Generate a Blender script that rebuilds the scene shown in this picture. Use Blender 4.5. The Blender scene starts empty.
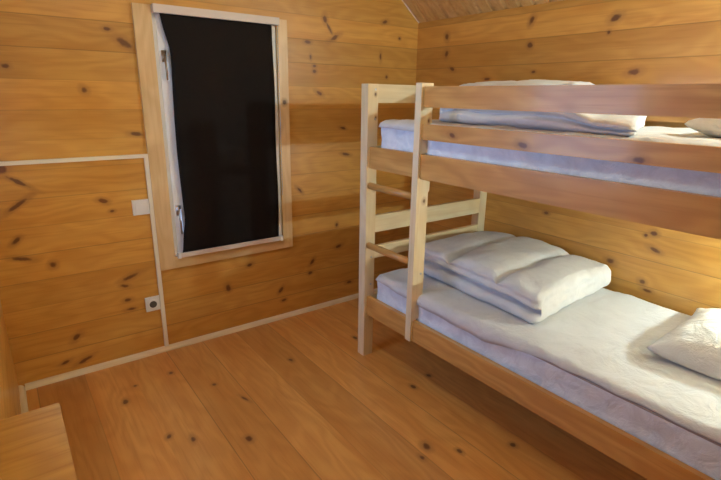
import bpy, bmesh, math, random
from mathutils import Vector, Matrix, noise

random.seed(7)
S = bpy.context.scene
COL = S.collection

# ------------------------------------------------------------------ shader helpers
class NT:
    def __init__(s, name):
        s.m = bpy.data.materials.new(name); s.m.use_nodes = True
        s.t = s.m.node_tree; s.t.nodes.clear()
        s.out = s.t.nodes.new('ShaderNodeOutputMaterial')
        s.b = s.t.nodes.new('ShaderNodeBsdfPrincipled')
        s.t.links.new(s.b.outputs[0], s.out.inputs[0])
    def put(s, sock, v):
        if hasattr(v, 'is_linked') or hasattr(v, 'links'): s.t.links.new(v, sock)
        elif isinstance(v, (tuple, list)):
            sock.default_value = tuple(v) + ((1.0,) if len(sock.default_value) == 4 and len(v) == 3 else ())
        else: sock.default_value = v
    def math(s, op, a, b=None, c=None, clamp=False):
        n = s.t.nodes.new('ShaderNodeMath'); n.operation = op; n.use_clamp = clamp
        s.put(n.inputs[0], a)
        if b is not None: s.put(n.inputs[1], b)
        if c is not None: s.put(n.inputs[2], c)
        return n.outputs[0]
    def xyz(s, x, y, z):
        n = s.t.nodes.new('ShaderNodeCombineXYZ')
        for i, v in enumerate((x, y, z)): s.put(n.inputs[i], v)
        return n.outputs[0]
    def coord(s):
        n = s.t.nodes.new('ShaderNodeTexCoord')
        q = s.t.nodes.new('ShaderNodeSeparateXYZ'); s.t.links.new(n.outputs['Object'], q.inputs[0])
        return n.outputs['Object'], q.outputs
    def noise(s, vec, scale=1.0, detail=3.0, rough=0.5, dist=0.0):
        n = s.t.nodes.new('ShaderNodeTexNoise'); s.put(n.inputs['Vector'], vec)
        n.inputs['Scale'].default_value = scale; n.inputs['Detail'].default_value = detail
        n.inputs['Roughness'].default_value = rough; n.inputs['Distortion'].default_value = dist
        return n.outputs[0]
    def white(s, v):
        n = s.t.nodes.new('ShaderNodeTexWhiteNoise'); n.noise_dimensions = '1D'
        s.put(n.inputs['W'], v); return n.outputs['Value']
    def mix(s, f, a, b, mode='MIX'):
        n = s.t.nodes.new('ShaderNodeMix'); n.data_type = 'RGBA'; n.blend_type = mode
        s.put(n.inputs[0], f); s.put(n.inputs[6], a); s.put(n.inputs[7], b)
        return n.outputs[2]
    def step(s, v, lo, hi, a=0.0, b=1.0):
        n = s.t.nodes.new('ShaderNodeMapRange'); n.interpolation_type = 'SMOOTHSTEP'
        s.put(n.inputs[0], v)
        for i, q in enumerate((lo, hi, a, b)): n.inputs[i + 1].default_value = q
        return n.outputs[0]
    def bump(s, h, strength, dist):
        n = s.t.nodes.new('ShaderNodeBump'); s.put(n.inputs['Height'], h)
        n.inputs['Strength'].default_value = strength; n.inputs['Distance'].default_value = dist
        s.t.links.new(n.outputs[0], s.b.inputs['Normal'])

def knot_group():
    g = bpy.data.node_groups.new('knot', 'ShaderNodeTree')
    for n in ('a', 'b', 'ca', 'cb', 'ra', 'rb', 'tilt'):
        g.interface.new_socket(n, in_out='INPUT', socket_type='NodeSocketFloat')
    g.interface.new_socket('r', in_out='OUTPUT', socket_type='NodeSocketFloat')
    i = g.nodes.new('NodeGroupInput'); o = g.nodes.new('NodeGroupOutput')
    def M(op, a, b=None):
        n = g.nodes.new('ShaderNodeMath'); n.operation = op
        for k, v in enumerate((a, b)):
            if v is None: continue
            if isinstance(v, (int, float)): n.inputs[k].default_value = v
            else: g.links.new(v, n.inputs[k])
        return n.outputs[0]
    da = M('SUBTRACT', i.outputs['a'], i.outputs['ca']); db = M('SUBTRACT', i.outputs['b'], i.outputs['cb'])
    c = M('COSINE', i.outputs['tilt']); s_ = M('SINE', i.outputs['tilt'])
    u = M('DIVIDE', M('ADD', M('MULTIPLY', da, c), M('MULTIPLY', db, s_)), i.outputs['ra'])
    v = M('DIVIDE', M('SUBTRACT', M('MULTIPLY', db, c), M('MULTIPLY', da, s_)), i.outputs['rb'])
    g.links.new(M('SQRT', M('ADD', M('MULTIPLY', u, u), M('MULTIPLY', v, v))), o.inputs[0])
    return g
KG = knot_group()

def wood(name, along, across, light=(.72, .385, .085), mid=(.64, .31, .056), dark=(.46, .18, .025),
         board=None, start=0.0, knots=(), free_knots=0.5, rough=.38, coat=.25, seam=.45, vary=.22, grain=1.0, ringy=.26):
    """varnished pine; along / across are axis letters; board = plank width across"""
    t = NT(name)
    vec, q = t.coord()
    ax = {'x': q[0], 'y': q[1], 'z': q[2]}
    third = ({'x', 'y', 'z'} - {along, across}).pop()
    a, b, c = ax[along], ax[across], ax[third]
    inf = t.t.nodes.new('ShaderNodeObjectInfo').outputs['Random']
    if board:
        p = t.math('DIVIDE', t.math('SUBTRACT', b, start), board)
        bid = t.math('FLOOR', p); fr = t.math('SUBTRACT', p, bid)
        edge = t.math('MINIMUM', fr, t.math('SUBTRACT', 1.0, fr))
        sid = t.math('ROUND', p)
    else:
        bid = t.math('MULTIPLY', inf, 37.0)
    off = t.math('MULTIPLY', t.white(t.math('ADD', bid, 3.7)), 11.0)
    a2 = t.math('ADD', a, off); b2 = t.math('ADD', b, t.math('MULTIPLY', off, .37))
    warp = t.noise(t.xyz(t.math('MULTIPLY', a2, 1.6), t.math('MULTIPLY', b2, 5.0), t.math('MULTIPLY', c, 5.0)), 1.0, 2.0)
    rings = t.math('SINE', t.math('ADD', t.math('MULTIPLY', warp, 46.0 * grain), t.math('MULTIPLY', b2, 60.0)))
    rings = t.math('MULTIPLY_ADD', rings, .5, .5)
    fine = t.noise(t.xyz(t.math('MULTIPLY', a2, 3.0), t.math('MULTIPLY', b2, 70.0), t.math('MULTIPLY', c, 70.0)), 1.0, 4.0, .6)
    broad = t.noise(t.xyz(t.math('MULTIPLY', a2, .9), t.math('MULTIPLY', b2, 7.0), t.math('MULTIPLY', c, 7.0)), 1.0, 2.0)
    col = t.mix(t.step(broad, .3, .72), light, mid)
    col = t.mix(t.math('MULTIPLY', rings, ringy), col, dark)
    col = t.mix(t.math('MULTIPLY', t.step(fine, .45, .8), .45), col, dark)
    rv = t.white(t.math('ADD', bid, 9.1))
    g = t.math('MULTIPLY_ADD', rv, vary, 1.0 - vary * .55)
    col = t.mix(1.0, col, t.xyz(g, g, g), 'MULTIPLY')
    # knots
    wob = t.noise(vec, 26.0, 2.0)
    core = None
    if knots:
        for (ka, kb, ra, rb, tl) in knots:
            n = t.t.nodes.new('ShaderNodeGroup'); n.node_tree = KG
            t.put(n.inputs['a'], a); t.put(n.inputs['b'], b)
            for k, v in (('ca', ka), ('cb', kb), ('ra', ra), ('rb', rb), ('tilt', tl)): n.inputs[k].default_value = v * .8 if k in ('ra', 'rb') else v
            core = n.outputs[0] if core is None else t.math('MINIMUM', core, n.outputs[0])
    if free_knots > 0:
        n = t.t.nodes.new('ShaderNodeTexVoronoi'); n.inputs['Randomness'].default_value = 1.0
        t.put(n.inputs['Vector'], t.xyz(t.math('MULTIPLY', a2, 2.3), t.math('MULTIPLY', b2, 5.5), t.math('MULTIPLY', c, 1.5)))
        n.inputs['Scale'].default_value = 1.0
        sep = t.t.nodes.new('ShaderNodeSeparateColor'); t.t.links.new(n.outputs['Color'], sep.inputs[0])
        gate = t.math('LESS_THAN', sep.outputs[0], free_knots)
        fk = t.math('ADD', t.math('DIVIDE', n.outputs['Distance'], .075), t.math('MULTIPLY', t.math('SUBTRACT', 1.0, gate), 50.0))
        core = fk if core is None else t.math('MINIMUM', core, fk)
    if core is not None:
        core = t.math('ADD', core, t.math('MULTIPLY_ADD', wob, 1.3, -.65))
        col = t.mix(t.step(core, 2.6, 1.0, 0.0, .45), col, (.36, .15, .04))
        col = t.mix(t.step(core, 1.2, .5, 0.0, .85), col, (.13, .04, .012))
    h = t.math('MULTIPLY', fine, .25)
    if board:
        ss = t.math('MULTIPLY_ADD', t.white(t.math('ADD', sid, 1.3)), .85, .10)
        gap = t.math('MULTIPLY', t.step(t.math('MULTIPLY', edge, board), .0036, .0010), ss)
        col = t.mix(t.math('MULTIPLY', gap, seam), col, (.16, .07, .02))
        h = t.math('SUBTRACT', h, gap)
    t.put(t.b.inputs['Base Color'], col)
    t.put(t.b.inputs['Roughness'], t.math('MULTIPLY_ADD', fine, .15, rough - .07))
    t.b.inputs['Coat Weight'].default_value = coat; t.b.inputs['Coat Roughness'].default_value = .12
    t.bump(h, .35, .003)
    return t.m

def cloth(name, col, crinkle=.25, scale=9.0, rough=.85, tint=None):
    t = NT(name); vec, q = t.coord()
    n1 = t.noise(vec, scale, 5.0, .6, .6); n2 = t.noise(vec, 260.0, 1.0)
    c = t.mix(t.step(n1, .35, .7), col, tint or tuple(k * .93 for k in col))
    t.put(t.b.inputs['Base Color'], c); t.b.inputs['Roughness'].default_value = rough
    t.b.inputs['Sheen Weight'].default_value = .0 if col[0] < .1 else .1
    t.b.inputs['Specular IOR Level'].default_value = .12 if col[0] < .1 else .3
    t.bump(t.math('ADD', n1, t.math('MULTIPLY', n2, .05)), crinkle, .03)
    return t.m

def plain(name, col, rough=.4, metal=0.0, coat=0.0):
    t = NT(name); vec, q = t.coord()
    n1 = t.noise(vec, 30.0, 3.0)
    c = t.mix(t.math('MULTIPLY', n1, .5), col, tuple(k * .9 for k in col))
    t.put(t.b.inputs['Base Color'], c); t.b.inputs['Roughness'].default_value = rough
    t.b.inputs['Metallic'].default_value = metal; t.b.inputs['Coat Weight'].default_value = coat
    return t.m

# ------------------------------------------------------------------ mesh helpers
def box(bm, x0, x1, y0, y1, z0, z1):
    v = [bm.verts.new(p) for p in ((x0, y0, z0), (x1, y0, z0), (x1, y1, z0), (x0, y1, z0),
                                   (x0, y0, z1), (x1, y0, z1), (x1, y1, z1), (x0, y1, z1))]
    for f in ((0, 3, 2, 1), (4, 5, 6, 7), (0, 1, 5, 4), (1, 2, 6, 5), (2, 3, 7, 6), (3, 0, 4, 7)):
        bm.faces.new([v[i] for i in f])
    return v

def tube(bm, p0, p1, r, seg=20, r1=None):
    p0, p1 = Vector(p0), Vector(p1); d = (p1 - p0).normalized()
    u = d.orthogonal().normalized(); w = d.cross(u); r1 = r if r1 is None else r1
    rings = []
    for p, rr in ((p0, r), (p1, r1)):
        rings.append([bm.verts.new(p + (u * math.cos(k * 2 * math.pi / seg) + w * math.sin(k * 2 * math.pi / seg)) * rr) for k in range(seg)])
    for k in range(seg):
        bm.faces.new((rings[0][k], rings[0][(k + 1) % seg], rings[1][(k + 1) % seg], rings[1][k]))
    bm.faces.new(rings[0][::-1]); bm.faces.new(rings[1])

def prism(bm, pts, axis, lo, hi):
    """polygon pts (2-D in the other two axes, order xyz) pulled along axis"""
    def P(p, t):
        l = list(p); l.insert('xyz'.index(axis), t); return l
    A = [bm.verts.new(P(p, lo)) for p in pts]; B = [bm.verts.new(P(p, hi)) for p in pts]
    n = len(pts)
    for i in range(n): bm.faces.new((A[i], A[(i + 1) % n], B[(i + 1) % n], B[i]))
    bm.faces.new(A[::-1]); bm.faces.new(B)

def wpos(o):
    p = Vector((0, 0, 0))
    while o: p += o.location; o = o.parent
    return p

def obj(name, bm, mat, parent=None, bevel=0.0, smooth=False, seg=2, origin=None):
    if bevel > 0:
        es = [e for e in bm.edges if len(e.link_faces) == 2 and e.calc_face_angle(0) > .6]
        bmesh.ops.bevel(bm, geom=es, offset=bevel, segments=seg, affect='EDGES', clamp_overlap=True)
    bmesh.ops.recalc_face_normals(bm, faces=bm.faces)
    base = wpos(parent) if parent else (Vector(origin) if origin else Vector((0, 0, 0)))
    bmesh.ops.translate(bm, verts=bm.verts, vec=-base)
    me = bpy.data.meshes.new(name); bm.to_mesh(me); bm.free()
    if smooth:
        for p in me.polygons: p.use_smooth = True
    me.materials.append(mat)
    o = bpy.data.objects.new(name, me); COL.objects.link(o)
    if parent: o.parent = parent
    elif origin: o.location = base
    return o

def boxo(name, dims, mat, parent=None, bevel=.003, **k):
    bm = bmesh.new(); box(bm, *dims); return obj(name, bm, mat, parent, bevel, **k)

def tag(o, label, cat, group=None):
    o['label'] = label; o['category'] = cat
    if group: o['group'] = group
    return o

def thing(name, label, cat, loc, group=None):
    o = bpy.data.objects.new(name, None); o.empty_display_size = .1
    COL.objects.link(o); o.location = loc
    return tag(o, label, cat, group)

def struct(o):
    o['kind'] = 'structure'; return o

def fbm(p, s, seed=0.0, octs=3):
    v = 0; a = 1
    for _ in range(octs):
        v += a * noise.noise(Vector((p[0] * s + seed, p[1] * s - seed, p[2] * s + seed * .5))); s *= 2.1; a *= .5
    return v

def axis_samples(n, r):
    """0..1 positions, denser towards both ends"""
    e = [i / 6 * r for i in range(6)]
    m = [r + (1 - 2 * r) * i / n for i in range(n + 1)]
    return e + m + [1 - k for k in reversed(e)]

def soft_block(ext, r, n, fn):
    """closed rounded block with grid faces; fn(unit xyz, point, normal) -> final point"""
    bm = bmesh.new(); ax = [axis_samples(n[i], min(.45, r / (2 * ext[i]))) for i in range(3)]
    L = [len(a) for a in ax]; V = {}
    def vert(i, j, k):
        key = (i, j, k)
        if key not in V:
            p = Vector([(ax[d][q] * 2 - 1) * ext[d] for d, q in enumerate(key)])
            c = Vector([max(-(ext[d] - r), min(ext[d] - r, p[d])) for d in range(3)])
            d = p - c
            if d.length > 1e-9:
                d.normalize(); p = c + d * r
            u = Vector([p[q] / ext[q] for q in range(3)])
            V[key] = bm.verts.new(fn(u, p, d))
        return V[key]
    def quad(*ks):
        bm.faces.new([vert(*k) for k in ks])
    for i in range(L[0] - 1):
        for j in range(L[1] - 1):
            for k in (0, L[2] - 1): quad((i, j, k), (i + 1, j, k), (i + 1, j + 1, k), (i, j + 1, k))
    for i in range(L[0] - 1):
        for k in range(L[2] - 1):
            for j in (0, L[1] - 1): quad((i, j, k), (i + 1, j, k), (i + 1, j, k + 1), (i, j, k + 1))
    for j in range(L[1] - 1):
        for k in range(L[2] - 1):
            for i in (0, L[0] - 1): quad((i, j, k), (i, j + 1, k), (i, j + 1, k + 1), (i, j, k + 1))
    return bm

def lerp(a, b, t): return a + (b - a) * t
def interp(tab, x):
    if x <= tab[0][0]: return tab[0][1]
    for (a, b), (c, d) in zip(tab, tab[1:]):
        if x <= c: return lerp(b, d, (x - a) / (c - a))
    return tab[-1][1]

# ------------------------------------------------------------------ knots seen on the big surfaces (along, across, half sizes, tilt)
KB = [(.544,1.858,.022,.012,0),(.617,1.796,.05,.022,-.5),(.089,1.66,.02,.014,0),(.402,1.559,.018,.022,.4),(.63,1.332,.04,.014,-.2),
      (.056,1.117,.07,.012,-.6),(.038,1.003,.07,.013,.6),(.418,.981,.03,.016,-.3),(.456,.92,.016,.01,0),(.002,.822,.03,.014,.7),
      (.012,.724,.055,.013,-.25),(.14,.666,.02,.022,0),(.504,.52,.06,.016,.3),(.471,.472,.03,.013,-.3),(.477,.382,.026,.014,0),
      (.487,.322,.03,.01,0),(.194,.227,.034,.018,.7),(.122,.092,.03,.012,.3),(.214,.074,.05,.013,.4),(1.854,2.028,.02,.03,.3),
      (1.924,1.918,.05,.016,.5),(1.89,1.97,.05,.01,-1.0),(1.721,1.879,.03,.014,0),(1.741,1.789,.01,.018,0),(1.77,1.735,.016,.012,0),(1.77,1.70,.018,.014,0),
      (1.803,1.565,.035,.015,-.5),(2.357,2.055,.03,.014,.3),(2.498,1.957,.014,.012,0),(2.325,1.821,.012,.03,0),(2.385,1.686,.014,.016,0),
      (1.997,1.33,.03,.011,-.2),(2.024,1.145,.04,.013,-.2),(1.638,.92,.032,.013,-.8),(1.947,.625,.014,.02,0),(1.963,.458,.034,.015,.2),
      (1.729,.376,.034,.016,.9),(1.711,.293,.024,.014,.2),(2.063,.145,.03,.014,0),(1.084,.319,.022,.03,.2),(1.246,.448,.026,.014,.2),
      (1.47,.215,.03,.016,.9),(1.491,.132,.024,.012,0),(-.002,1.186,.03,.03,0)]
KR = [(-.304,1.957,.022,.026,0),(-.308,1.844,.026,.028,0),(-.371,1.742,.03,.014,.4),(-1.497,1.955,.035,.022,-.3),(-1.473,1.888,.012,.012,0),
      (-.997,1.858,.02,.02,0),(-1.042,1.703,.016,.01,0),(-1.636,1.687,.04,.018,-.2),(-.992,1.997,.02,.03,.4),(-.692,1.669,.03,.01,0),
      (-1.245,.871,.02,.012,0),(-1.678,.679,.028,.022,0),(-1.859,.614,.022,.018,0),(-1.872,.887,.022,.016,0),(-1.835,.868,.012,.012,0),
      (-1.889,.803,.034,.014,.3),(-1.891,.574,.03,.012,0)]
KF = [(-.294,.603,.02,.016,0),(-.314,.405,.012,.012,0),(-.44,.33,.03,.016,.2),(-.927,.523,.03,.014,.2),(-.845,.437,.022,.014,.4),
      (-.548,.763,.016,.014,0),(-.77,.85,.04,.01,-.3),(-.561,1.239,.025,.015,0),(-1.078,.736,.025,.02,0),(-1.169,1.809,.02,.014,0),
      (-1.201,1.658,.026,.016,0),(-1.825,1.718,.018,.02,0),(-1.597,1.382,.03,.022,0),(-1.639,1.315,.02,.014,0),(-1.708,1.484,.02,.014,0),(-.552,1.726,.03,.014,0)]

# ------------------------------------------------------------------ materials
W_BACK = wood('pine_wall_back', 'x', 'z', board=.1445, start=1.894 - .1445 * 14, knots=KB, free_knots=0, vary=.2)
W_RIGHT = wood('pine_wall_right', 'y', 'z', board=.1445, start=1.894 - .1445 * 14, knots=KR, free_knots=0, vary=.2)
W_SIDE = wood('pine_wall_side', 'y', 'z', board=.1445, start=1.894 - .1445 * 14)
W_NEAR = wood('pine_wall_near', 'x', 'z', board=.1445, start=1.894 - .1445 * 14)
W_FLOOR = wood('pine_floor', 'y', 'x', light=(.75, .375, .10), mid=(.66, .29, .066), dark=(.48, .175, .03), board=.2275, start=.196,
               knots=KF, free_knots=0, rough=.36, coat=.2, seam=.5, vary=.3)
W_CEIL = wood('pine_ceiling', 'x', 'y', light=(.80, .52, .23), mid=(.72, .44, .16), free_knots=.3)
PALE = dict(light=(.88, .74, .50), mid=(.84, .66, .39), dark=(.68, .48, .22), coat=.05, rough=.5, vary=.15)  # pale pine; lamplight on bed uprights and end boards is painted into the tone
W_BX = wood('bed_pine_across', 'x', 'z', **PALE)
W_BY = wood('bed_pine_along', 'y', 'z', free_knots=0, knots=[(.41,1.388,.025,.013,.3),(.039,1.376,.03,.014,.2),(-.40,1.366,.028,.014,0)], light=(.70, .39, .12), mid=(.60, .295, .07), dark=(.43, .175, .035), coat=.25, rough=.42, vary=.12, grain=1.0, ringy=.42)  # same bed pine, coloured deeper because its side faces catch less lamplight
W_BZ = wood('bed_pine_upright', 'z', 'x', free_knots=0, knots=[(1.049,-.468,.016,.012,0),(1.56,-.47,.01,.008,0),(1.44,-.465,.012,.008,0)], **PALE)
W_TRIMX = wood('trim_pine_across', 'x', 'z', free_knots=.1, **PALE)
W_TRIMY = wood('trim_pine_along', 'y', 'z', free_knots=.1, **PALE)
W_CASE = wood('casing_pine', 'z', 'x', knots=[(.972,.409,.018,.016,0)], light=(.82, .58, .30), mid=(.74, .49, .225), dark=(.58, .33, .12), free_knots=.3)
W_CASEX = wood('casing_pine_across', 'x', 'z', light=(.82, .58, .30), mid=(.74, .49, .225), dark=(.58, .33, .12), free_knots=.2)
W_TABLE = wood('table_pine', 'x', 'y', light=(.76, .43, .095), mid=(.68, .36, .07), free_knots=.0, coat=.0, rough=.62)
W_TLEG = wood('table_leg_pine', 'z', 'x', light=(.76, .43, .095), mid=(.68, .36, .07))
WHITE_PLASTIC = plain('white_plastic', (.90, .88, .83), .35)
CREAM = plain('cream_trunking', (.88, .80, .64), .45)
SASH = plain('white_sash_paint', (.92, .91, .90), .35)
CASSETTE = plain('pale_blind_cassette', (.78, .66, .56), .4)
BRASS = plain('dull_brass', (.42, .33, .22), .35, .9)
STEEL = plain('steel', (.55, .55, .57), .3, 1.0)
BLACK = cloth('blackout_cloth', (.012, .009, .008), .05, 14.0, .7)
DARKHOLE = plain('socket_dark', (.10, .09, .08), .5)
LINEN = cloth('white_linen', (.68, .665, .665), .45, 9.0)
DUVET = cloth('white_duvet_cover', (.72, .705, .71), .35, 12.0)
PILLOW = cloth('white_pillowcase', (.74, .71, .68), .5, 12.0)
TICK = cloth('mattress_ticking', (.84, .90, .98), .5, 14.0, tint=(.73, .78, .87))
PIPE = cloth('mattress_piping', (.45, .40, .38), .1)

# ------------------------------------------------------------------ the room
XL, XA, XR = -.11, -1.0, 2.677       # stub wall, alcove wall, right wall
YN = -3.4                             # near wall
HZ, RX, SL = 2.078, 1.2835, .787      # eave height, ridge x, slope
RZ = HZ + (XR - RX) * SL
T = .12
bm = bmesh.new(); box(bm, XA - T, XR + T, YN - T, T, -.1, 0); struct(obj('floor', bm, W_FLOOR))

# back wall with a window opening, gable top
WX0, WX1, WZ0, WZ1 = .765, 1.49, .60, 1.99
bm = bmesh.new()
prism(bm, [(XL - T, 0), (WX0, 0), (WX0, RZ - (RX - WX0) * SL), (XL - T, HZ - T * SL)], 'y', 0, T)
prism(bm, [(WX1, 0), (XR + T, 0), (XR + T, HZ - T * SL), (WX1, RZ - (WX1 - RX) * SL)], 'y', 0, T)
box(bm, WX0, WX1, 0, T, 0, WZ0)
prism(bm, [(WX0, WZ1), (WX1, WZ1), (WX1, RZ - (WX1 - RX) * SL), (RX, RZ), (WX0, RZ - (RX - WX0) * SL)], 'y', 0, T)
struct(obj('wall_back', bm, W_BACK))
bm = bmesh.new(); box(bm, XR, XR + T, YN - T, 0, 0, HZ); struct(obj('wall_right', bm, W_RIGHT))
# left: a short wall beside the window wall, then the room widens
LW0, LW1, LZ0, LZ1 = -1.40, -.45, .95, 1.80
bm = bmesh.new()
box(bm, XL - T, XL, -1.535, LW0, 0, HZ); box(bm, XL - T, XL, LW1, 0, 0, HZ)
box(bm, XL - T, XL, LW0, LW1, 0, LZ0); box(bm, XL - T, XL, LW0, LW1, LZ1, HZ); box(bm, XA, XL - T, -1.535, -1.535 + T, 0, HZ)
struct(obj('wall_left', bm, W_SIDE))
bm = bmesh.new(); box(bm, XA - T, XA, YN - T, -1.535 + T, 0, HZ)
struct(obj('wall_left_far', bm, W_SIDE))
bm = bmesh.new()
prism(bm, [(XA - T, 0), (XR + T, 0), (XR + T, HZ), (RX, RZ + .06), (XL, HZ), (XA - T, HZ)], 'y', YN - T, YN)
struct(obj('wall_near', bm, W_NEAR))
# sloped boarded ceiling: narrow boards running up the slope with V joints
def slope_boards(x_low, sign, name):
    bm = bmesh.new(); w = .10; y = YN
    c = math.sqrt(1 + SL * SL)
    while y < 0:
        y1 = min(y + w, 0); b = .013
        prof = [(y, .014), (y + b, 0), (y1 - b, 0), (y1, .014), (y1, .03), (y, .03)]
        ends = []
        for x in (x_low, RX):
            z = HZ + abs(x - x_low) * SL
            nrm = Vector((SL * -sign * -1, 0, 1)).normalized() if False else Vector((sign * SL, 0, 1)).normalized()
            ends.append([bm.verts.new(Vector((x, p, z)) + nrm * q) for p, q in prof])
        n = len(prof)
        for i in range(n): bm.faces.new((ends[0][i], ends[0][(i + 1) % n], ends[1][(i + 1) % n], ends[1][i]))
        bm.faces.new(ends[0][::-1]); bm.faces.new(ends[1])
        y = y1
    # solid deck behind
    nrm = Vector((sign * SL, 0, 1)).normalized()
    a, e = Vector((x_low + sign * T, 0, HZ - T * SL)), Vector((RX, 0, RZ))
    q = []
    for p in (a, e):
        for o in (.031, .08):
            for yy in (YN - T, T): q.append(bm.verts.new(Vector((p.x, yy, p.z)) + nrm * o))
    for f in ((0, 1, 3, 2), (4, 6, 7, 5), (0, 4, 5, 1), (2, 3, 7, 6), (0, 2, 6, 4), (1, 5, 7, 3)):
        bm.faces.new([q[i] for i in f])
    return struct(obj(name, bm, W_CEIL))
slope_boards(XR, 1, 'ceiling')
slope_boards(XL, -1, 'ceiling_left')
bm = bmesh.new(); box(bm, XA - T, XL, YN - T, -1.535 + T, HZ, HZ + .08); struct(obj('ceiling_alcove', bm, W_CEIL))

def quarter_round(name, a, b, axis, mat, inward):
    bm = bmesh.new(); r = .028
    pts = [(0, 0)] + [(r * math.cos(t * math.pi / 16), r * math.sin(t * math.pi / 16)) for t in range(9)]
    if axis == 'x': prism(bm, [(-p, q) for p, q in pts], 'x', a, b)
    else: prism(bm, [(inward + p * (1 if inward < 1 else -1), q) for p, q in pts], 'y', a, b)
    return struct(obj(name, bm, mat))
quarter_round('baseboard_back', XL + .028, XR, 'x', W_TRIMX, 0)
quarter_round('baseboard_left', -1.535, -.0, 'y', W_TRIMY, XL)
quarter_round('baseboard_right', YN, -.028, 'y', W_TRIMY, XR)

# ------------------------------------------------------------------ window with casing, sash, glass, two handles
win = bpy.data.objects.new('window_1', None); COL.objects.link(win); win.location = (1.12, 0, .53); struct(win)
boxo('casing', (.671, .762, -.022, 0, .53, 1.992), W_CASE, win, .004)
boxo('casing', (1.491, 1.562, -.022, 0, .53, 1.992), W_CASE, win, .004)
boxo('sill_casing', (.762, 1.491, -.022, 0, .53, .60), W_CASEX, win, .004)
def ring(x0, x1, z0, z1, w, y0, y1):
    bm = bmesh.new()
    box(bm, x0, x0 + w, y0, y1, z0, z1); box(bm, x1 - w, x1, y0, y1, z0, z1)
    box(bm, x0 + w, x1 - w, y0, y1, z0, z0 + w); box(bm, x0 + w, x1 - w, y0, y1, z1 - w, z1)
    return bm
obj('window_frame', ring(WX0, WX1, WZ0, WZ1, .022, -.006, T), SASH, win, .003)
sash = obj('sash', ring(WX0 + .018, WX1 - .018, WZ0 + .015, WZ1 - .018, .062, -.012, .05), SASH, win, .004)
g = NT('window_glass'); g.b.inputs['Base Color'].default_value = (1, 1, 1, 1); g.b.inputs['Roughness'].default_value = .02
g.b.inputs['Transmission Weight'].default_value = 1.0; g.b.inputs['IOR'].default_value = 1.45
boxo('pane', (WX0 + .08, WX1 - .08, .018, .024, WZ0 + .077, WZ1 - .08), g.m, win, 0)
for hz, drop in ((1.742, .125), (.882, .14)):
    bm = bmesh.new()
    box(bm, .796, .822, -.018, -.012, hz - .03, hz + .03)
    tube(bm, (.809, -.012, hz), (.809, -.040, hz), .008, 14)
    tube(bm, (.809, -.036, hz + .010), (.812, -.038, hz - drop), .0075, 14, .006)
    obj('handle', bm, BRASS if hz > 1 else STEEL, win, .0015, True)

# window in the left wall (outside the picture), the source of the daylight
win2 = bpy.data.objects.new('window_2', None); COL.objects.link(win2); win2.location = (XL, (LW0 + LW1) / 2, LZ0); struct(win2)
bm = bmesh.new(); w2 = .05
box(bm, XL - T, XL + .004, LW0, LW0 + w2, LZ0, LZ1); box(bm, XL - T, XL + .004, LW1 - w2, LW1, LZ0, LZ1)
box(bm, XL - T, XL + .004, LW0 + w2, LW1 - w2, LZ0, LZ0 + w2); box(bm, XL - T, XL + .004, LW0 + w2, LW1 - w2, LZ1 - w2, LZ1)
obj('window_frame', bm, SASH, win2, .004)

# ------------------------------------------------------------------ roller blind hanging on the sash
blind = thing('roller_blind', 'black blackout roller blind pulled down over the white framed window', 'blind', (1.12, -.03, .60))
bm = bmesh.new(); box(bm, .764, 1.49, -.062, -.0225, 1.953, 1.994)
obj('cassette', bm, CASSETTE, blind, .010, seg=3)
FL = [(.62,.800),(.638,.806),(.70,.813),(.756,.820),(.80,.829),(.848,.834),(.91,.830),(1.06,.826),(1.235,.822),(1.403,.824),(1.566,.829),(1.69,.835),(1.74,.836),(1.791,.832),(1.84,.820),(1.875,.811),(1.96,.797)]
bm = bmesh.new(); NZ, NX = 60, 24; F = []; Bk = []
for j in range(NZ + 1):
    z = lerp(.622, 1.962, j / NZ); x0 = interp(FL, z); x1 = 1.450 + .003 * math.sin(z * 9)
    rowF, rowB = [], []
    for i in range(NX + 1):
        t = i / NX; x = lerp(x0, x1, t)
        curl = math.exp(-t * 9) + math.exp(-(1 - t) * 12) * .6
        y = -.040 - .007 * curl * math.sin((z - .62) / 1.34 * math.pi) + .0015 * math.sin(z * 7 + t * 3)
        rowF.append(bm.verts.new((x, y, z))); rowB.append(bm.verts.new((x, y + .0012, z)))
    F.append(rowF); Bk.append(rowB)
for j in range(NZ):
    for i in range(NX):
        bm.faces.new((F[j][i], F[j][i + 1], F[j + 1][i + 1], F[j + 1][i])); bm.faces.new((Bk[j][i], Bk[j + 1][i], Bk[j + 1][i + 1], Bk[j][i + 1]))
    for i in (0, NX): bm.faces.new((F[j][i], F[j + 1][i], Bk[j + 1][i], Bk[j][i]))
for j in (0, NZ):
    for i in range(NX): bm.faces.new((F[j][i], F[j][i + 1], Bk[j][i + 1], Bk[j][i]))
obj('blind_cloth', bm, BLACK, blind, 0, True)
bm = bmesh.new(); box(bm, .785, 1.462, -.052, -.028, .600, .626); obj('bottom_rail', bm, CASSETTE, blind, .006, seg=3)
for sx in (.782, 1.464): boxo('rail_end_cap', (sx - .008, sx + .008, -.055, -.024, .596, .630), WHITE_PLASTIC, blind, .004)
bm = bmesh.new()
for k in range(64):
    z = 1.955 - k * .0165
    bmesh.ops.create_icosphere(bm, subdivisions=1, radius=.0035, matrix=Matrix.Translation((1.484, -.046, z)))
tube(bm, (1.484, -.046, 1.96), (1.484, -.046, .905), .0012, 8)
obj('bead_chain', bm, STEEL, blind, 0, True)

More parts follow.
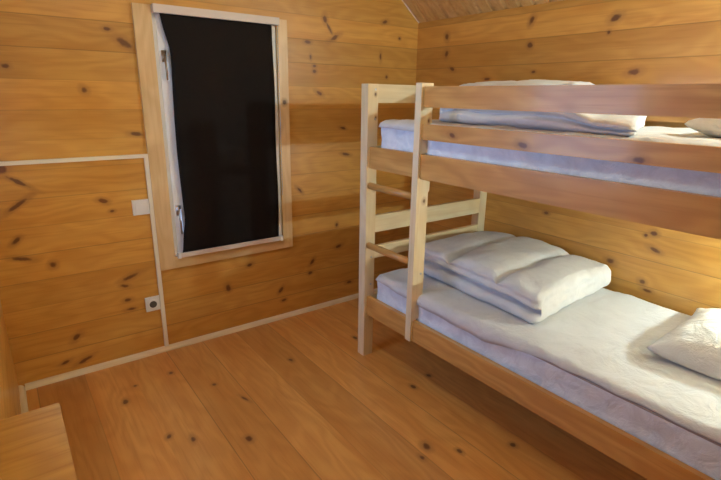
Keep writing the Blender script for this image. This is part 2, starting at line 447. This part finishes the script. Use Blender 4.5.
# ------------------------------------------------------------------ cable trunking, switch, socket on the back wall
bm = bmesh.new()
bm.free()
tk = thing('cable_trunking', 'cream cable trunking running along the pine wall and down beside the window to the floor', 'cable trunking', (.66, -.001, .03))
boxo('trunk_section', (XL + .001, .672, -.017, -.001, 1.202, 1.222), CREAM, tk)
boxo('trunk_section', (.650, .672, -.017, -.001, .0285, 1.2015), CREAM, tk)
sw = thing('light_switch', 'square white light switch on the pine wall beside the window casing', 'light switch', (.603, 0, .882))
boxo('plate', (.560, .648, -.014, 0, .882, .968), WHITE_PLASTIC, sw, .004, seg=3)
boxo('rocker', (.574, .634, -.019, -.0142, .896, .954), WHITE_PLASTIC, sw, .003)
so = thing('power_socket', 'white wall socket low on the pine wall above the floor trim', 'socket', (.607, 0, .285))
boxo('plate', (.568, .648, -.014, 0, .285, .372), WHITE_PLASTIC, so, .004, seg=3)
bm = bmesh.new()
for k in range(24):
    pass
tube(bm, (.608, -.0145, .329), (.608, -.022, .329), .030, 28); obj('socket_rim', bm, WHITE_PLASTIC, so, .003)
bm = bmesh.new(); tube(bm, (.608, -.0222, .329), (.608, -.0232, .329), .021, 28); wl = obj('socket_well', bm, DARKHOLE, so, 0)

# ------------------------------------------------------------------ bunk bed
BX, BY0 = 1.630, -.776              # outer side, far end face
PX, PY = .068, .060                 # post section
BX1 = 2.668; BYN = -2.80            # wall side, near end face
bed = thing('bunk_bed', 'pale pine bunk bed with a ladder standing along the right wall', 'bunk bed', (2.15, -1.79, 0))
TOP = 1.613
def post(x, y): boxo('post', (x, x + PX, y, y + PY, 0, TOP), W_BZ, bed, .006, seg=3)
post(BX, BY0); post(BX1 - PX + .008, BY0); post(BX, BYN - PY); post(BX1 - PX, BYN - PY)
RX0, RX1 = BX + .016, BX + .042
SR = [('side_rail', .281, .397), ('side_rail', 1.165, 1.283)]
yfar, ynear = BY0 + .0, BYN
for n, a, b in SR:
    boxo(n, (RX0, RX1, ynear, yfar, a, b), W_BY, bed, .004)
    boxo(n, (BX1 - .03, BX1 - .004, ynear, yfar, a, b), W_BY, bed, .004)
# ladder upright, notched over the side rails
LY0, LY1 = -1.187, -1.147
bm = bmesh.new()
def up_seg(z0, z1, thin): box(bm, BX, RX0 - .0005 if thin else BX + PX + .012, LY0, LY1, z0, z1)
zs = [(.262, .2805, 0), (.2805, .3975, 1), (.3975, 1.1645, 0), (1.1645, 1.2835, 1), (1.2835, TOP, 0)]
pr = [(BX, .281), (BX + .016, .281)]
prof = [(BX, .281), (RX0 - .001, .281), (RX0 - .001, .398), (BX + PX + .008, .41), (BX + PX + .008, 1.09), (BX + PX + .016, 1.10), (BX + PX + .016, 1.145),
        (RX0 - .001, 1.163), (RX0 - .001, 1.285), (BX + PX + .008, 1.287), (BX + PX + .008, TOP), (BX, TOP)]
prism(bm, prof, 'y', LY0, LY1)
obj('ladder_upright', bm, W_BZ, bed, .003)
# guard boards start at the ladder
for a, b in ((1.503, 1.597), (1.353, 1.425)):
    boxo('guard_board', (RX0, RX1, ynear, LY0 - .001, a, b), W_BY, bed, .006, seg=3)
boxo('guard_board', (BX1 - .03, BX1 - .004, ynear, yfar, 1.45, 1.55), W_BY, bed, .006)
# rungs
for z in (.716, 1.066):
    bm = bmesh.new(); tube(bm, (BX + .024, LY1 + .002, z), (BX + .024, BY0 - .001, z), .019, 24)
    obj('rung', bm, W_BY, bed, .002, True)
# end boards at both ends
for y0, y1 in ((BY0 + .012, BY0 + .034), (BYN - .046, BYN - .022)):
    for a, b in ((1.515, 1.612), (1.165, 1.283), (.787, .888), (.628, .702), (.281, .397)):
        boxo('end_board', (BX + PX, BX1 - PX + .008 if y0 > -1 else BX1 - PX, y0 - .010, y1 - .008, a, b), W_BX, bed, .004)
for z in (.318, 1.205):
    for k in range(11):
        y = -.86 - k * .186
        boxo('slat', (RX1 + .002, BX1 - .032, y - .07, y, z, z + .018), W_BX, bed, .002)
for (x, y, z) in ((BX + .05, BY0 - .0012, 1.585), (BX + .05, BY0 - .0012, 1.43), (BX + .044, BY0 - .0012, .64), (BX + .044, BY0 - .0012, .47), (BX+.055, LY0 - .0012, .66)):
    bm = bmesh.new(); tube(bm, (x, y, z), (x, y + .003, z), .006, 14); obj('bolt', bm, STEEL, bed, 0)

# ------------------------------------------------------------------ mattresses
MX0, MX1, MY0, MY1 = RX1 + .006, BX1 - .036, -2.77, -.806
def mattress(name, z0, z1, label, seed):
    ext = ((MX1 - MX0) / 2, (MY1 - MY0) / 2, (z1 - z0) / 2); c = Vector(((MX0 + MX1) / 2, (MY0 + MY1) / 2, (z0 + z1) / 2))
    def fn(u, p, d):
        q = p.copy(); s = 1 if d.z > .3 else .4
        if d.z > -.2:
            wr = fbm(p + Vector((0, 0, seed)), 3.0, seed) * .006 * s
            q.z += wr
        side = max(0, 1 - abs(u.z))
        if abs(d.x) > .5: q.x -= math.copysign(1, p.x) * (.004 + abs(fbm(Vector((p.y, p.z * .6 + p.y * .4, 0)), 9.0, seed, 4)) * .022) * side
        if abs(d.y) > .5: q.y -= math.copysign(1, p.y) * (.004 + .008 * abs(fbm(p, 7.0, seed))) * side
        return q + c
    bm = soft_block(ext, .035, (26, 60, 6), fn)
    o = obj(name, bm, TICK, None, 0, True, origin=(c.x, c.y, z0))
    tag(o, label, 'mattress')
    # piping along the top edge, following the front and ends
    bm = bmesh.new(); R = .035; k = .005; pts = []
    for cx, cy, a0 in ((MX1 - R, MY1 - R, 0), (MX0 + R, MY1 - R, 90), (MX0 + R, MY0 + R, 180), (MX1 - R, MY0 + R, 270)):
        for t in range(7):
            a = math.radians(a0 + t * 15); pts.append(Vector((cx + (R - .006) * math.cos(a), cy + (R - .006) * math.sin(a), z1 - .016)))
    rings = []
    n = len(pts)
    for i, p in enumerate(pts):
        d = (pts[(i + 1) % n] - pts[i - 1]).normalized(); nn = Vector((d.y, -d.x, 0))
        rings.append([bm.verts.new(p + nn * math.cos(t * math.pi / 4) * k + Vector((0, 0, 1)) * math.sin(t * math.pi / 4) * k) for t in range(8)])
    for i in range(n):
        for t in range(8): bm.faces.new((rings[i][t], rings[(i + 1) % n][t], rings[(i + 1) % n][(t + 1) % 8], rings[i][(t + 1) % 8]))
    obj('piping', bm, PIPE, o, 0, True)
    return o
Z0L, Z1L, Z0U, Z1U = .3365, .530, 1.2235, 1.415
mattress('mattress', Z0L, Z1L, 'grey white mattress on the lower bunk behind the pine side rail', 1.3)
mattress('mattress', Z0U, Z1U, 'grey white mattress on the upper bunk behind the guard boards', 5.7)

# sheets: thin cloth lying on each mattress, front hem hanging a little over the edge
def sheet(name, z1, y0, y1, hem, label, seed, xend, far_y=-1.76):
    bm = bmesh.new(); NY, NXs = 110, 46; top = []
    hr = .034
    for j in range(NY + 1):
        y = lerp(y0, y1, j / NY); row = []
        drop = interp(hem, y)
        for i in range(NXs + 1):
            s = i / NXs; L = (xend - MX0) + drop; l = s * L      # length measured from the hem
            out = .008
            if l < drop:
                x = MX0 - out - .004 * math.sin(y * 31 + seed) * (1 - l / max(drop, 1e-3)); z = z1 + .006 - hr - (drop - l) + hr
                if z > z1 - hr: pass
                z = z1 + .006 - (drop - l)
                # round the shoulder
                e = min(1, (drop - l) / hr); x += (hr * (1 - math.sqrt(max(0, 1 - (1 - e) ** 2)))) * .8
            else:
                x = MX0 - out + hr * .8 * (1 if drop > 0 else 0) * min(1, 1) + (l - drop) * (1 - hr / (xend - MX0)); x = min(x, xend)
                e = (l - drop)
                z = z1 + .006
            w = fbm((x, y, seed), 4.5, seed) * .006 + .010 * math.exp(-((math.sin(y * 6 + x * 2.2 + seed)) / .22) ** 2) * (.5 + .5 * noise.noise(Vector((x * 3, y * 2, seed))))
            under = (y > far_y and x > 1.90) or (y < -2.16 and x > 2.0)
            if under: z += .001
            elif l > drop: z += max(-.001, w) * 1.3 + .003 + .007 * math.exp(-((y + 1.95 + (x - 1.75) * .75) / .014) ** 2) * max(0, min(1, (2.2 - x) * 3)) + .006 * math.exp(-((y + 2.22 + (x - 1.75) * .85) / .016) ** 2) * max(0, min(1, (2.3 - x) * 3))
            else: x -= abs(w) * .7 + .001
            row.append(Vector((x, y, z)))
        top.append(row)
    F = [[bm.verts.new(p) for p in r] for r in top]
    for j in range(NY):
        for i in range(NXs): bm.faces.new((F[j][i], F[j][i + 1], F[j + 1][i + 1], F[j + 1][i]))
    o = obj(name, bm, LINEN, None, 0, True, origin=((MX0 + xend) / 2, (y0 + y1) / 2, z1))
    m = o.modifiers.new('thickness', 'SOLIDIFY'); m.thickness = .0025; m.offset = 1
    return tag(o, label, 'bed sheet')
sheet('bed_sheet', Z1L, -2.76, -.83, [(-2.76, .012), (-2.0, .012), (-1.85, .022), (-1.65, .062), (-1.24, .05), (-1.0, .035), (-.83, .02)],
      'white bed sheet spread over the lower mattress under the duvet and pillow', 2.2, MX1 - .01)
sheet('bed_sheet', Z1U, -2.76, -.83, [(-2.76, .02), (-1.6, .05), (-.83, .03)],
      'white bed sheet spread over the upper mattress behind the guard boards', 8.4, MX1 - .01)

# ------------------------------------------------------------------ folded duvets
def duvet(name, quad, z0, h, hmap, creases, folds, label, seed):
    """quad: plan corners far-front, far-wall, near-wall, near-front; hmap(u,v) scales height; creases: lines on top (y at front, y at wall, depth);
       folds: groove heights on the open front side"""
    A, B, C_, D = [Vector(q) for q in quad]; ext = ((B - A).length / 2, (D - A).length / 2, h / 2)
    def fn(u, p, d):
        s, t = (u.x + 1) / 2, (u.y + 1) / 2       # s: front -> wall, t: near -> far
        P = A * (1 - s) * t + B * s * t + C_ * s * (1 - t) + D * (1 - s) * (1 - t)
        x, y = P.x, P.y; w = (u.z + 1) / 2
        hh = h * hmap(s, t)
        z = z0 + hh * w
        top = max(0, d.z)
        for (yf, yw, dep, wd) in creases:
            yy = lerp(yf, yw, s) + .012 * noise.noise(Vector((s * 4, seed, 0)))
            z -= dep * math.exp(-abs((y - yy) / wd)) * top * (1 - .55 * s) if dep else 0
        z += top * (fbm((x, y, 0), 5.0, seed) * .010 + fbm((x, y, 3), 14.0, seed) * .003)
        if d.x < -.3:                                # open side: layers with creases between
            for (zf, dep) in folds:
                zz = zf + .10 * noise.noise(Vector((y * 5, seed, zf))) ; x += dep * math.exp(-((w - zz) / .085) ** 2) * min(1, -d.x * 1.2)
            x += .014 * fbm((y, z * 3, 1), 6.0, seed)
        if d.y < -.3: y += .012 * fbm((x, z * 2, 2), 6.0, seed)
        return Vector((x, y, z))
    bm = soft_block(ext, min(h * .48, .042), (52, 58, 14), fn)
    o = obj(name, bm, DUVET, None, 0, True, origin=((A.x + C_.x) / 2, (A.y + C_.y) / 2, z0))
    return tag(o, label, 'duvet')
duvet('folded_duvet', [(1.905, -.845), (2.625, -.835), (2.655, -1.715), (1.850, -1.775)], Z1L + .012, .185,
      lambda s, t: (.84 + .22 * math.sin(math.pi * min(1, t * 1.0 + .04))) * interp([(0, .92), (.2, 1.0), (.6, 1.0), (1, .72 + .2 * t)], s), [(-1.19, -1.10, .050, .028), (-1.53, -1.46, .055, .028)],
      [(.46, .060), (.74, .014)], 'white duvet folded into a thick puffy stack on the lower bunk', 3.1)
duvet('folded_duvet', [(1.86, -1.06), (2.615, -.845), (2.62, -1.76), (1.735, -2.12)], Z1U + .012, .200,
      lambda s, t: interp([(0, .38), (.15, .42), (.22, .66), (.30, .99), (.6, 1.03), (.9, 1.03), (1, 1.0)], t) * interp([(0, .60), (.3, .95), (.5, 1.02), (1, 1.02)], s), [(-1.25, -1.2, .012, .03), (-1.60, -1.55, .014, .03)],
      [(.45, .035)], 'white duvet folded flat on the upper bunk behind the guard boards', 6.6)

# ------------------------------------------------------------------ pillows
def pillow(name, cx, cy, z0, a, b, th, rot, label, seed, tilt=0.0):
    bm = bmesh.new(); N = 44; top = []; bot = []
    ca, sa = math.cos(rot), math.sin(rot)
    for j in range(N + 1):
        rt, rb = [], []
        for i in range(N + 1):
            u, v = -1 + 2 * i / N, -1 + 2 * j / N
            e = ((1 - u ** 4) * (1 - v ** 4)); f = max(0, (1 - u * u) * (1 - v * v)) ** .42
            px = u * a * (1 - .09 * (1 - v * v) ** 1 * abs(u)); py = v * b * (1 - .09 * (1 - u * u) * abs(v))
            x = cx + px * ca - py * sa; y = cy + px * sa + py * ca
            wr = fbm((px, py, seed), 7.0, seed) * .012 * min(1, f * 1.5) + .012 * math.sin(14 * math.atan2(py, px) + seed) * max(0, max(abs(u), abs(v)) - .55) * (1 - e * .4) * min(1, f * 3)
            mid = .024 + .018 * (u * u * v * v)
            zt = z0 + mid + th * f + wr + tilt * py; zb = z0 + max(0.0, mid - .06 * f)
            if tilt: zb += max(0, tilt * py)
            on = i in (0, N) or j in (0, N)
            p = bm.verts.new((x, y, zt)); rt.append(p)
            rb.append(p if on else bm.verts.new((x, y, zb)))
        top.append(rt); bot.append(rb)
    for j in range(N):
        for i in range(N):
            bm.faces.new((top[j][i], top[j][i + 1], top[j + 1][i + 1], top[j + 1][i]))
            q = (bot[j][i], bot[j + 1][i], bot[j + 1][i + 1], bot[j][i + 1])
            if len(set(q)) > 2: bm.faces.new(q)
    return tag(obj(name, bm, PILLOW, None, 0, True, origin=(cx, cy, z0)), label, 'pillow')
pillow('pillow', 2.315, -2.425, Z1L + .014, .31, .255, .125, .06, 'white pillow lying at the near end of the lower bunk', 1.9)
pillow('pillow', 2.30, -2.42, Z1U + .014, .30, .25, .085, -.05, 'white pillow lying at the near end of the upper bunk', 4.2)

# ------------------------------------------------------------------ table in the foreground
TX0, TX1, TY0, TY1, TZ = -.56, .026, -2.16, -1.543, .75
tb = thing('pine_table', 'small light pine table standing in the foreground by the left wall', 'table', ((TX0 + TX1) / 2, (TY0 + TY1) / 2, 0))
boxo('tabletop', (TX0, TX1, TY0, TY1, TZ - .028, TZ), W_TABLE, tb, .004, seg=3)
for x in (TX0 + .03, TX1 - .08):
    for y in (TY0 + .03, TY1 - .08): boxo('leg', (x, x + .05, y, y + .05, 0, TZ - .0285), W_TLEG, tb, .004)
for y in (TY0 + .045, TY1 - .063): boxo('apron', (TX0 + .081, TX1 - .081, y, y + .018, TZ - .11, TZ - .0285), W_BX, tb, .002)
for x in (TX0 + .045, TX1 - .063): boxo('apron', (x, x + .018, TY0 + .081, TY1 - .081, TZ - .11, TZ - .0285), W_BY, tb, .002)

# ------------------------------------------------------------------ reading lamps on the right wall (just beyond the frame) and daylight
LY = -2.72
def lamp(x, y, z, power, r, col=(.76, 1.0, 1.0)):
    l = bpy.data.lights.new('bulb', 'POINT'); l.energy = power; l.color = col; l.shadow_soft_size = r
    o = bpy.data.objects.new('bulb_light', l); COL.objects.link(o); o.location = (x, y, z)
lamp(2.62, LY, 1.0, 35, .03); lamp(2.62, LY, 1.92, 54, .03)
lamp(.62, -1.65, 2.62, 20, .10)
l = bpy.data.lights.new('daylight_portal', 'AREA'); l.shape = 'RECTANGLE'; l.size = LZ1 - LZ0; l.size_y = LW1 - LW0
l.cycles.is_portal = True
o = bpy.data.objects.new('daylight_portal', l); COL.objects.link(o); o.location = (XL - T - .02, (LW0 + LW1) / 2, (LZ0 + LZ1) / 2)
o.rotation_euler = (0, math.radians(-90), 0)
w = bpy.data.worlds.new('overcast'); S.world = w; w.use_nodes = True
bg = w.node_tree.nodes['Background']; bg.inputs[0].default_value = (.34, .56, 1.0, 1); bg.inputs[1].default_value = 9.0

# ------------------------------------------------------------------ camera
H = 1.55
yaw, pitch, roll, f, d = .6384, -.2879, .0150, 486.5859, 1.8862 * H
fw = Vector((math.sin(yaw) * math.cos(pitch), math.cos(yaw) * math.cos(pitch), math.sin(pitch)))
r0 = Vector((math.cos(yaw), -math.sin(yaw), 0)); u0 = r0.cross(fw)
r = r0 * math.cos(roll) + u0 * math.sin(roll); u = -r0 * math.sin(roll) + u0 * math.cos(roll)
cam = bpy.data.cameras.new('camera'); co = bpy.data.objects.new('camera', cam); COL.objects.link(co)
M = Matrix((r, u, -fw)).transposed().to_4x4(); M.translation = Vector((0, -d, H)); co.matrix_world = M
cam.sensor_width = 36; cam.sensor_fit = 'HORIZONTAL'; cam.lens = f / 721 * 36; cam.clip_start = .05
S.camera = co
v = S.view_settings; v.view_transform = 'Standard'; v.look = 'None'; v.exposure = 0.1; v.gamma = 1.0; v.use_curve_mapping = False
